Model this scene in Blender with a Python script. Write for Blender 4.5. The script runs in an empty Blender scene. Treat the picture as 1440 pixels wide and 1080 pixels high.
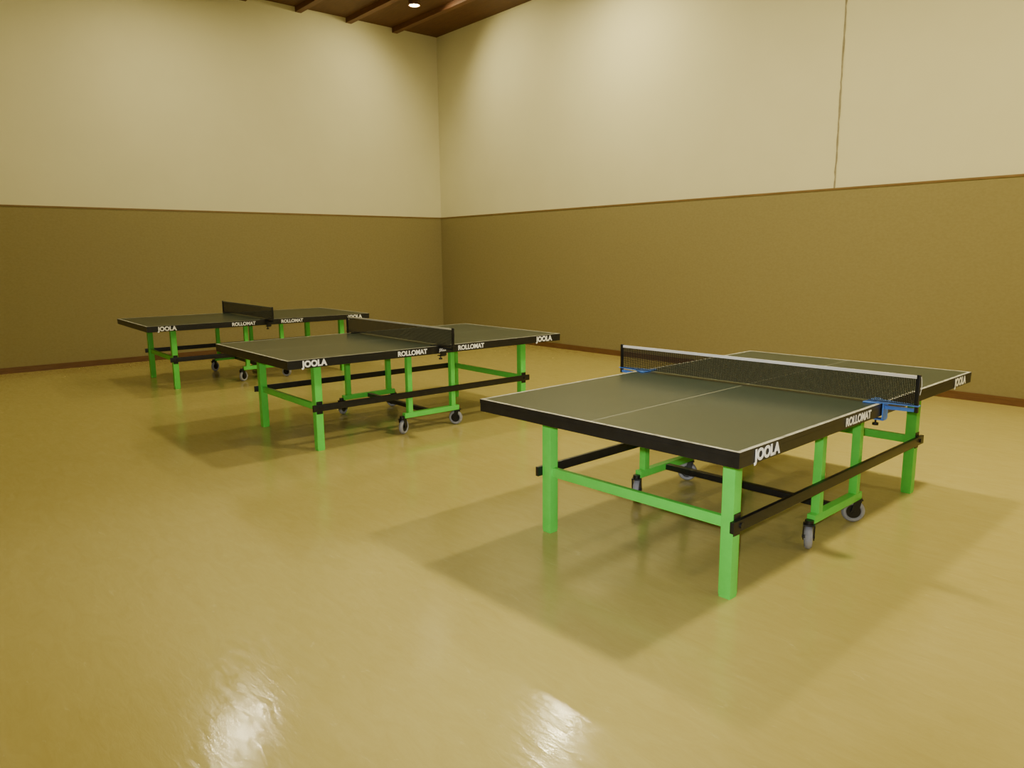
import bpy, bmesh, math, random
from mathutils import Vector, Matrix
random.seed(3)
C = bpy.context.collection
D = bpy.data

# ------------------------------------------------------------------ camera
CAM_H, PITCH, ROLL, FPX = 1.5096, 0.1725, -0.0095, 1043.08
fw = Vector((0, math.cos(PITCH), -math.sin(PITCH)))
up = Vector((0, math.sin(PITCH), math.cos(PITCH)))
rt = Vector((1, 0, 0))
R_ = rt*math.cos(ROLL) + up*math.sin(ROLL)
U_ = -rt*math.sin(ROLL) + up*math.cos(ROLL)
cd = D.cameras.new('camera'); cam = D.objects.new('camera', cd); C.objects.link(cam)
m = Matrix((R_, U_, -fw)).transposed().to_4x4(); m.translation = Vector((0, 0, CAM_H))
cam.matrix_world = m
cd.sensor_width = 36; cd.lens = FPX/1440*36; cd.clip_start = .05; cd.clip_end = 100
bpy.context.scene.camera = cam

# ------------------------------------------------------------------ materials
def mat(name, col, rough=.5, metal=0, spec=.5, coat=0):
    m = D.materials.new(name); m.use_nodes = True
    b = m.node_tree.nodes['Principled BSDF']
    b.inputs['Base Color'].default_value = (*col, 1); b.inputs['Roughness'].default_value = rough
    b.inputs['Metallic'].default_value = metal; b.inputs['Specular IOR Level'].default_value = spec
    b.inputs['Coat Weight'].default_value = coat
    return m
def N(m, t, **kw):
    n = m.node_tree.nodes.new(t)
    for k, v in kw.items():
        if k in n.inputs: n.inputs[k].default_value = v
        else: setattr(n, k, v)
    return n
def noisy(name, c1, c2, scale, rough=.5, stretch=(1,1,1), detail=6, bump=0, bscale=None, lo=.35, hi=.65, spec=.5, rot=0):
    m = mat(name, c1, rough, spec=spec); nt = m.node_tree; L = nt.links; b = nt.nodes['Principled BSDF']
    tc = N(m, 'ShaderNodeTexCoord'); mp = N(m, 'ShaderNodeMapping')
    mp.inputs['Scale'].default_value = stretch; mp.inputs['Rotation'].default_value = (0,0,rot)
    L.new(tc.outputs['Object'], mp.inputs['Vector'])
    no = N(m, 'ShaderNodeTexNoise', Scale=scale, Detail=detail, Roughness=.65)
    L.new(mp.outputs[0], no.inputs['Vector'])
    cr = N(m, 'ShaderNodeValToRGB'); e = cr.color_ramp.elements
    e[0].position = lo; e[0].color = (*c1, 1); e[1].position = hi; e[1].color = (*c2, 1)
    L.new(no.outputs[0], cr.inputs[0]); L.new(cr.outputs[0], b.inputs['Base Color'])
    if bump:
        n2 = N(m, 'ShaderNodeTexNoise', Scale=bscale or scale*3, Detail=4)
        L.new(mp.outputs[0], n2.inputs['Vector'])
        bp = N(m, 'ShaderNodeBump', Strength=bump, Distance=.01)
        L.new(n2.outputs[0], bp.inputs['Height']); L.new(bp.outputs[0], b.inputs['Normal'])
    return m
M = {}
M['wall'] = noisy('painted_wall', (.715,.685,.445), (.735,.705,.46), 1.2, .85, spec=.2, detail=3)
M['panel'] = noisy('woven_wall_covering', (.262,.220,.096), (.288,.243,.108), 30, .9, (1,1,1.5), 6, spec=.15)
M['wood'] = noisy('dark_wood', (.11,.040,.014), (.16,.060,.021), 8, .5, (.4,6,6))
M['ceil'] = noisy('ceiling_boards', (.085,.032,.012), (.13,.05,.017), 5, .6, (1,9,1))
M['base'] = noisy('baseboard_wood', (.12,.055,.018), (.17,.08,.027), 10, .5, (.5,.5,5))
M['rail'] = noisy('rail_wood', (.17,.10,.03), (.23,.14,.045), 10, .5, (.5,.5,5))
def floor_mat():
    m = mat('floor_vinyl', (.4,.3,.06), .3, spec=.45); nt = m.node_tree; L = nt.links; b = nt.nodes['Principled BSDF']
    tc = N(m, 'ShaderNodeTexCoord')
    mp = N(m, 'ShaderNodeMapping'); mp.inputs['Scale'].default_value = (1,3.6,1); mp.inputs['Rotation'].default_value = (0,0,-1.25)
    L.new(tc.outputs['Object'], mp.inputs['Vector'])
    n1 = N(m, 'ShaderNodeTexNoise', Scale=4.5, Detail=11, Roughness=.74, Distortion=1.0); L.new(mp.outputs[0], n1.inputs['Vector'])
    cr = N(m, 'ShaderNodeValToRGB'); e = cr.color_ramp.elements
    e[0].position = .3; e[0].color = (.445,.372,.112,1); e[1].position = .70; e[1].color = (.495,.422,.142,1)
    L.new(n1.outputs[0], cr.inputs[0])
    n2 = N(m, 'ShaderNodeTexNoise', Scale=8, Detail=7, Roughness=.66, Distortion=1.0); L.new(mp.outputs[0], n2.inputs['Vector'])
    c2 = N(m, 'ShaderNodeValToRGB'); e = c2.color_ramp.elements
    e[0].position = .63; e[0].color = (0,0,0,1); e[1].position = .74; e[1].color = (.38,.38,.38,1)
    L.new(n2.outputs[0], c2.inputs[0])
    mx = N(m, 'ShaderNodeMix', data_type='RGBA'); L.new(c2.outputs[0], mx.inputs[0])
    L.new(cr.outputs[0], mx.inputs[6]); mx.inputs[7].default_value = (.62,.55,.25,1)
    L.new(mx.outputs[2], b.inputs['Base Color'])
    n3 = N(m, 'ShaderNodeTexNoise', Scale=11, Detail=5, Roughness=.6, Distortion=.6); L.new(mp.outputs[0], n3.inputs['Vector'])
    bp = N(m, 'ShaderNodeBump', Strength=.085, Distance=.01); L.new(n3.outputs[0], bp.inputs['Height']); L.new(bp.outputs[0], b.inputs['Normal'])
    mr = N(m, 'ShaderNodeMapRange'); mr.inputs[1].default_value = .35; mr.inputs[2].default_value = .62; mr.inputs[3].default_value = .08; mr.inputs[4].default_value = .19
    L.new(n2.outputs[0], mr.inputs[0]); L.new(mr.outputs[0], b.inputs['Roughness'])
    return m
M['floor'] = floor_mat()
M['top'] = noisy('tabletop_green_lacquer', (.018,.036,.031), (.023,.043,.037), 3, .28, bump=.015, bscale=200)
M['line'] = noisy('worn_white_line', (.52,.52,.48), (.24,.24,.20), 22, .5, lo=.45, hi=.66)
M['centre'] = noisy('centre_line', (.36,.37,.33), (.28,.29,.25), 22, .5)
M['black'] = noisy('black_painted_steel', (.006,.006,.007), (.011,.011,.012), 20, .38)
M['green'] = noisy('green_powder_coat', (.11,.68,.075), (.125,.74,.085), 12, .35)
M['white'] = noisy('white_print', (.88,.88,.86), (.92,.92,.90), 30, .5)
M['blue'] = noisy('blue_clamp_paint', (.06,.20,.72), (.08,.24,.80), 20, .4)
M['netblack'] = noisy('net_cord_black', (.006,.008,.006), (.010,.013,.010), 40, .8)
M['tape_white'] = noisy('tape_white', (.95,.94,.90), (.97,.96,.93), 30, .6)
M['tape_grey'] = noisy('tape_grey', (.60,.59,.48), (.68,.66,.54), 30, .7)
M['tape_dark'] = noisy('tape_dark', (.10,.11,.09), (.14,.15,.12), 30, .7)
M['tyre'] = noisy('grey_rubber', (.26,.26,.28), (.33,.33,.35), 30, .6)
M['lamp_ring'] = noisy('lamp_ring', (.16,.08,.03), (.2,.1,.04), 20, .5)
M['cable'] = noisy('wall_joint', (.34,.30,.19), (.24,.20,.12), 5, .8, (1,1,3))
gl = D.materials.new('lamp_glow'); gl.use_nodes = True
b = gl.node_tree.nodes['Principled BSDF']; b.inputs['Emission Color'].default_value = (1,.84,.50,1); b.inputs['Emission Strength'].default_value = 25
try: gl.cycles.emission_sampling = 'NONE'
except Exception: pass
M['glow'] = gl

# ------------------------------------------------------------------ mesh helpers
def box(bm, x0, x1, y0, y1, z0, z1, bev=0, mi=0):
    r = bmesh.ops.create_cube(bm, size=1)
    vs = r['verts']
    for v in vs:
        v.co = Vector((x0 if v.co.x < 0 else x1, y0 if v.co.y < 0 else y1, z0 if v.co.z < 0 else z1))
    fs = set(f for v in vs for f in v.link_faces)
    for f in fs: f.material_index = mi
    if bev:
        es = list(set(e for v in vs for e in v.link_edges))
        bmesh.ops.bevel(bm, geom=es, offset=bev, segments=2, affect='EDGES', profile=.7)
def rod(bm, p0, p1, r, seg=12, r2=None):
    p0, p1 = Vector(p0), Vector(p1); d = p1-p0
    mt = Matrix.Translation((p0+p1)/2) @ d.to_track_quat('Z','Y').to_matrix().to_4x4()
    bmesh.ops.create_cone(bm, cap_ends=True, segments=seg, radius1=r, radius2=r if r2 is None else r2, depth=d.length, matrix=mt)
def bar(bm, p0, p1, w, h):
    p0, p1 = Vector(p0), Vector(p1); d = (p1-p0).normalized()
    s = d.cross(Vector((0,0,1))).normalized()*w/2; t = s.cross(d).normalized()*h/2
    vs = [bm.verts.new(p+a*s+b_*t) for p in (p0, p1) for a, b_ in ((-1,-1),(1,-1),(1,1),(-1,1))]
    for f in ((0,1,2,3),(7,6,5,4),(0,4,5,1),(1,5,6,2),(2,6,7,3),(3,7,4,0)): bm.faces.new([vs[i] for i in f])
def prism(bm, pts, z0, z1):
    a = [bm.verts.new((x,y,z0)) for x,y in pts]; b_ = [bm.verts.new((x,y,z1)) for x,y in pts]
    bm.faces.new(a[::-1]); bm.faces.new(b_); n = len(pts)
    for i in range(n): bm.faces.new((a[i], a[(i+1)%n], b_[(i+1)%n], b_[i]))
def torus(bm, c, axis, R, r, seg=28, rs=10):
    q = Vector(axis).to_track_quat('Z','Y'); c = Vector(c); g = []
    for i in range(seg):
        a = 2*math.pi*i/seg; row = []
        for j in range(rs):
            p = 2*math.pi*j/rs
            row.append(bm.verts.new(c + q @ Vector(((R+r*math.cos(p))*math.cos(a), (R+r*math.cos(p))*math.sin(a), 1.25*r*math.sin(p)))))
        g.append(row)
    for i in range(seg):
        for j in range(rs):
            bm.faces.new((g[i][j], g[(i+1)%seg][j], g[(i+1)%seg][(j+1)%rs], g[i][(j+1)%rs]))
def obj(name, bm, mats, parent=None, smooth=False):
    bmesh.ops.recalc_face_normals(bm, faces=bm.faces)
    me = D.meshes.new(name); bm.to_mesh(me); bm.free()
    for x in (mats if isinstance(mats, (list, tuple)) else [mats]): me.materials.append(M[x])
    if smooth:
        for p in me.polygons: p.use_smooth = True
        try: me.set_sharp_from_angle(angle=math.radians(40))
        except Exception: pass
    o = D.objects.new(name, me); C.objects.link(o)
    if parent: o.parent = parent
    return o
def thing(name, label, cat, loc=(0,0,0), rz=0, group=None):
    o = D.objects.new(name, None); C.objects.link(o); o.location = loc; o.rotation_euler = (0,0,rz)
    o.empty_display_size = .2
    o['label'] = label; o['category'] = cat
    if group: o['group'] = group
    return o
def dup(root, loc, rz, label):
    r = root.copy(); C.objects.link(r); r.location = loc; r.rotation_euler = (0,0,rz); r['label'] = label
    for ch in list(root.children):
        c = ch.copy(); C.objects.link(c); c.parent = r
        for g in list(ch.children):
            d = g.copy(); C.objects.link(d); d.parent = c
    return r

# ------------------------------------------------------------------ room
CX, CY, RT = -1.324, 14.5087, -0.8644
SX, SY, HC, HW = 22., 16., 5.45, 2.218
def struct(name, bm, mt):
    o = obj(name, bm, mt); o.location = (CX, CY, 0); o.rotation_euler = (0,0,RT); o['kind'] = 'structure'; return o
def sbox(name, mt, *a):
    bm = bmesh.new(); box(bm, *a); return struct(name, bm, mt)
sbox('floor', 'floor', -.2, SX+.2, -SY-.2, .2, -.15, 0)
sbox('wall_left', 'wall', -.2, 0, -SY-.2, .2, 0, HC)
sbox('wall_right', 'wall', 0, SX+.2, 0, .2, 0, HC)
sbox('wall_near', 'wall', SX, SX+.2, -SY-.2, 0, 0, HC)
sbox('wall_back', 'wall', 0, SX, -SY-.2, -SY, 0, HC)
sbox('ceiling', 'ceil', -.2, SX+.2, -SY-.2, .2, HC, HC+.1)
T_ = .025
sbox('trim_1', 'panel', 0, T_, -SY, 0, .08, HW-.022)
sbox('trim_2', 'panel', T_, SX, -T_, 0, .08, HW-.022)
sbox('trim_3', 'panel', SX-T_, SX, -SY, -T_, .08, HW-.022)
sbox('trim_4', 'panel', T_, SX-T_, -SY, -SY+T_, .08, HW-.022)
sbox('trim_5', 'rail', 0, T_+.006, -SY, 0, HW-.022, HW)
sbox('trim_6', 'rail', T_+.006, SX, -T_-.006, 0, HW-.022, HW)
sbox('baseboard_left', 'base', 0, T_+.015, -SY, 0, 0, .08)
sbox('baseboard_right', 'base', T_+.015, SX, -T_-.015, 0, 0, .08)
# open joint in the right wall, from the covering up to the ceiling, slightly ragged
bm = bmesh.new(); zz = HW; prev = None
while zz < HC:
    x = 7.70 + random.uniform(-.004, .004); w = random.uniform(.005, .011)
    row = [bm.verts.new((x-w, -.001, zz)), bm.verts.new((x-w, -.006, zz)), bm.verts.new((x+w, -.006, zz)), bm.verts.new((x+w, -.001, zz))]
    if prev:
        for i in range(4): bm.faces.new((prev[i], prev[(i+1)%4], row[(i+1)%4], row[i]))
    prev = row; zz += .06
struct('trim_7', bm, 'cable')
k = 8
for i in range(18):
    y = -.9 - i*.9
    if y < -SY+.2: break
    sbox('trim_%d' % k, 'wood', 0, SX, y-.05, y+.05, HC-.08, HC); k += 1
def room(s, y, z):
    c, n = math.cos(RT), math.sin(RT)
    return Vector((CX + s*c - y*n, CY + s*n + y*c, z))

# ------------------------------------------------------------------ ceiling lights
LIT = [(1.50,-1.47,0,1), (4.7,-1.37,100,1), (8.1,-3.15,165,2.6), (11.5,-3.15,250,2.6), (15.5,-2.25,80,4),
       (1.85,-5.08,62,1), (14.5,-5.85,45,4), (2.2,-8.55,38,1), (11.7,-8.55,35,4), (4.0,-12.15,18,4)]
first = None
for i, (sx, sy, en, scl) in enumerate(LIT):
    p = room(sx, sy, HC-.085)
    if first is None:
        first = thing('ceiling_light', 'small glowing lamp between the dark ceiling beams nearest the corner', 'ceiling light', p, RT, 'lamps in the ceiling')
        bm = bmesh.new(); torus(bm, (0,0,.0), (0,0,1), .09, .012); rod(bm, (0,0,.01), (0,0,.084), .09, 28); obj('housing', bm, 'lamp_ring', first, True)
        bm = bmesh.new(); rod(bm, (0,0,-.010), (0,0,.004), .075, 28); obj('diffuser', bm, 'glow', first)
        for tx, ty, en2 in ((.0, -2.6, 125), (3.1, .0, 165)):      # two adjustable heads of the corner lamp washing the walls
            ld = D.lights.new('lamp', 'SPOT'); ld.spot_size = math.radians(140); ld.spot_blend = 1; ld.shadow_soft_size = .08
            ld.color = (1,.87,.48); ld.energy = en2
            lo = D.objects.new('lamp_light', ld); C.objects.link(lo); q = room(sx, sy, HC-.14); lo.location = q
            lo.rotation_euler = (room(tx, ty, HC-2.2)-q).to_track_quat('-Z','Y').to_euler()
        continue
    f2 = dup(first, p, RT, 'round ceiling lamp further into the hall, outside the photo'); f2.scale = (scl, scl, 1)
    ld = D.lights.new('lamp', 'AREA'); ld.shape = 'DISK'; ld.size = .17*scl; ld.color = (1,.87,.48); ld.energy = en
    lo = D.objects.new('lamp_light', ld); C.objects.link(lo); lo.location = room(sx, sy, HC-.12)
fl = D.lights.new('camera_flash', 'SPOT'); fl.energy = 540; fl.color = (.97,.97,.95); fl.spot_size = math.radians(80); fl.spot_blend = 1; fl.shadow_soft_size = .03
fo = D.objects.new('camera_flash', fl); C.objects.link(fo); mm = cam.matrix_world.copy(); mm.translation = Vector((-.04, .0, CAM_H+.07)); fo.matrix_world = mm

# ------------------------------------------------------------------ table
L, W, H = 1.37, .7625, .76
LXX, LYY = 1.055, .552
PX1, PX2 = -.215, .235
ZB = .345
AP = .065
def text_mesh(s, size, off=0):
    cu = D.curves.new('lettering', 'FONT'); cu.body = s; cu.size = size; cu.extrude = .0006; cu.offset = off
    cu.align_x = 'CENTER'; cu.align_y = 'CENTER'
    t = D.objects.new('tmp', cu); C.objects.link(t); bpy.context.view_layer.update()
    me = D.meshes.new_from_object(t.evaluated_get(bpy.context.evaluated_depsgraph_get()))
    D.objects.remove(t); me.materials.clear(); me.materials.append(M['white']); return me
txtJ = text_mesh('JOOLA', .064, .0030); txtR = text_mesh('ROLLOMAT', .054, .0018)
def letter(me, parent, x, z, width, y=-W-.002, hs=1):
    o = D.objects.new('lettering', me); C.objects.link(o); o.parent = parent
    xs = [v.co.x for v in me.vertices]; sc = width/(max(xs)-min(xs))
    o.location = (x, y, z); o.rotation_euler = (math.pi/2,0,0); o.scale = (sc,hs,1)
    o['label'] = 'white printed lettering'
    return o
def make_table(name, label, loc, rz, skipR=False):
    t = thing(name, label, 'table tennis table', loc, rz, 'table tennis tables')
    for s in (-1, 1):
        bm = bmesh.new()
        x0, x1 = (-L, -.004) if s < 0 else (.004, L)
        box(bm, x0, x1, -W, W, H-.022, H-.0008, mi=1)
        xi = (x0, x0+.018, x1) if s < 0 else (x0, x1-.018, x1)
        yi = (-W, -W+.018, -.0025, .0025, W-.018, W)
        for a in range(2):
            for c in range(5):
                line = c in (0,2,4) or (a == 0 if s < 0 else a == 1)
                mi = 0 if not line else (3 if c == 2 and not (a == 0 if s < 0 else a == 1) else 2)
                vs = [bm.verts.new((x,y,H)) for x,y in ((xi[a],yi[c]),(xi[a+1],yi[c]),(xi[a+1],yi[c+1]),(xi[a],yi[c+1]))]
                f = bm.faces.new(vs); f.material_index = mi
        obj('tabletop', bm, ['top','black','line','centre'], t)
        bm = bmesh.new(); zt, zb = H-.022, H-AP; e = .001; w = .03
        xa, xb = (x0+e, x1) if s < 0 else (x0, x1-e)
        box(bm, xa, xb, -W+e, -W+w, zb, zt, .002); box(bm, xa, xb, W-w, W-e, zb, zt, .002)
        box(bm, xa, xa+w, -W+w, W-w, zb, zt, .002); box(bm, xb-w, xb, -W+w, W-w, zb, zt, .002)
        obj('apron', bm, 'black', t)
        letter(txtJ, t, s*1.16, H-.035, .205)
        if s < 0 or not skipR: letter(txtR, t, s*.30, H-.035, .28)
        for sy in (-1, 1):
            bm = bmesh.new(); r = .03
            box(bm, s*LXX-r, s*LXX+r, sy*LYY-r, sy*LYY+r, .012, H-AP, .004)
            box(bm, s*LXX-.02, s*LXX+.02, sy*LYY-.02, sy*LYY+.02, H-AP, H-.023)
            lg = obj('leg', bm, 'green', t, True)
            bm = bmesh.new(); box(bm, s*LXX-r+.002, s*LXX+r-.002, sy*LYY-r+.002, sy*LYY+r-.002, 0, .012, .002)
            obj('foot_cap', bm, 'green', lg)
            bm = bmesh.new(); rod(bm, (s*LXX, sy*(LYY+.059), ZB), (s*LXX, sy*(LYY+.052), ZB), .013, 12)
            obj('bolt', bm, 'black', lg, True)
        bm = bmesh.new(); box(bm, s*LXX-.014, s*LXX+.014, -LYY+.03, LYY-.03, ZB-.025, ZB+.025, .003)
        obj('crossbar', bm, 'green', t, True)
    for sy in (-1, 1):
        bm = bmesh.new(); y = sy*(LYY+.042)
        box(bm, -LXX-.06, LXX+.06, y-.01, y+.01, ZB-.026, ZB+.026, .003)
        for s in (-1, 1):
            box(bm, s*LXX-.025, s*LXX+.025, min(sy*(LYY+.03), sy*(LYY+.034)), max(sy*(LYY+.03), sy*(LYY+.034)), ZB-.05, ZB+.05)
        obj('side_bar', bm, 'black', t, True)
        bm = bmesh.new(); box(bm, PX1-.06, PX2+.06, sy*LYY-.022, sy*LYY+.022, .140, .184, .003)
        obj('carriage_beam', bm, 'green', t, True)
        for px in (PX1, PX2):
            bm = bmesh.new(); box(bm, px-.022, px+.022, sy*LYY-.022, sy*LYY+.022, .184, H-.023, .003)
            obj('carriage_post', bm, 'green', t, True)
        for px, an in ((PX1-.075, .5), (PX2+.055, 2.2)):
            c = D.objects.new('caster', None); C.objects.link(c); c.parent = t; c.location = (px, sy*LYY, 0); c.rotation_euler = (0,0,an)
            bm = bmesh.new(); rod(bm, (0,0,.13), (0,0,.16), .022, 16)
            box(bm, -.026, .026, -.028, .028, .132, .140, .002)
            for q in (-1, 1): bar(bm, (.0, q*.026, .135), (.018, q*.026, .055), .005, .038)
            rod(bm, (.018,-.031,.064), (.018,.031,.064), .008, 12)
            obj('fork', bm, 'black', c, True)
            bm = bmesh.new(); torus(bm, (.018,0,.064), (0,1,0), .049, .015); obj('tyre', bm, 'tyre', c, True)
            bm = bmesh.new(); rod(bm, (.018,-.013,.064), (.018,.013,.064), .041, 24); obj('wheel_hub', bm, 'black', c, True)
    bm = bmesh.new()
    box(bm, -.02, .02, -LYY+.022, LYY-.022, .142, .178, .003); obj('carriage_crosspiece', bm, 'black', t, True)
    return t
def make_net(label, loc, rz, tape, clampm, logo=False, r=.0021, th=.012):
    t = thing('table_tennis_net', label, 'net', loc, rz, 'nets clamped on the table tennis tables')
    Y = .915; z0, z1 = .008, .1525
    bm = bmesh.new(); n = 220; mz = 17
    for i in range(n+1):
        y = -Y+.012+(2*Y-.024)*i/n
        bmesh.ops.create_cube(bm, size=1, matrix=Matrix.Translation((0,y,(z0+z1)/2)) @ Matrix.Diagonal((r,2*r,z1-z0,1)))
    for j in range(mz+1):
        z = z0+(z1-.012-z0)*j/mz
        bmesh.ops.create_cube(bm, size=1, matrix=Matrix.Translation((0,0,z)) @ Matrix.Diagonal((r,2*Y-.024,2*r,1)))
    obj('mesh_panel', bm, 'netblack', t)
    bm = bmesh.new(); box(bm, -.003, .003, -Y+.008, Y-.008, z1-th, z1+.001, .001); obj('top_tape', bm, tape, t)
    for s in (-1, 1):
        bm = bmesh.new(); box(bm, -.009, .009, s*Y-.008, s*Y+.008, -.03, z1+.006, .003); obj('post', bm, 'black', t, True)
        bm = bmesh.new()
        pts = [(-.075, s*(W-.075)), (.075, s*(W-.075)), (.075, s*(W-.055)), (.03, s*(W+.02)), (.016, s*(Y+.012)), (-.016, s*(Y+.012)), (-.03, s*(W+.02)), (-.075, s*(W-.055))]
        prism(bm, pts, .0015, .007)
        ya, yb = sorted((s*(W+.004), s*(W+.010)))
        box(bm, -.03, .03, ya, yb, -.083, .0015)
        ya, yb = sorted((s*(W-.05), s*(W+.010)))
        box(bm, -.022, .022, ya, yb, -.089, -.083)
        bar(bm, (0, s*(W+.01), -.022), (0, s*(Y-.008), -.018), .02, .016)
        cl = obj('clamp', bm, clampm, t)
        bm = bmesh.new(); rod(bm, (0, s*(W-.035), -.108), (0, s*(W-.035), -.089), .005, 10); rod(bm, (0, s*(W-.035), -.120), (0, s*(W-.035), -.108), .015, 14); obj('screw_knob', bm, 'black', cl, True)
        bm = bmesh.new(); pr = None
        for q in range(7):
            a = q/6; p = Vector((.004*math.sin(a*3.1), s*(Y+.010+.004*math.sin(a*3.14)), z1-.004-.09*a))
            if pr is not None: rod(bm, pr, p, .0014, 6)
            pr = p
        obj('cord', bm, 'tape_white' if tape == 'tape_white' else 'netblack', t)
    if logo: letter(txtJ, t, -.01, -.035, .07, y=-W-.0125, hs=.5)
    return t
TB = [(1.3538,4.2161,.7438), (-1.0724,6.8065,.6981), (-3.4422,9.6536,.6743)]
t1 = make_table('table_tennis_table', 'nearest green-legged table tennis table, with the white-topped net and blue clamps', (TB[0][0],TB[0][1],0), TB[0][2], True)
t2 = make_table('table_tennis_table', 'middle one of the three green-legged table tennis tables', (TB[1][0],TB[1][1],0), TB[1][2])
t3 = dup(t2, (TB[2][0],TB[2][1],0), TB[2][2], 'farthest green-legged table tennis table, next to the left wall')
make_net('black net with bright white top tape and blue clamps on the nearest table', (TB[0][0],TB[0][1],H), TB[0][2], 'tape_white', 'blue', th=.015, r=.0016)
make_net('black net with thin pale top tape on the middle table', (TB[1][0],TB[1][1],H), TB[1][2], 'tape_grey', 'black', True, r=.0014)
make_net('all-dark net across the farthest table by the left wall', (TB[2][0],TB[2][1],H), TB[2][2], 'tape_dark', 'black', r=.0013)
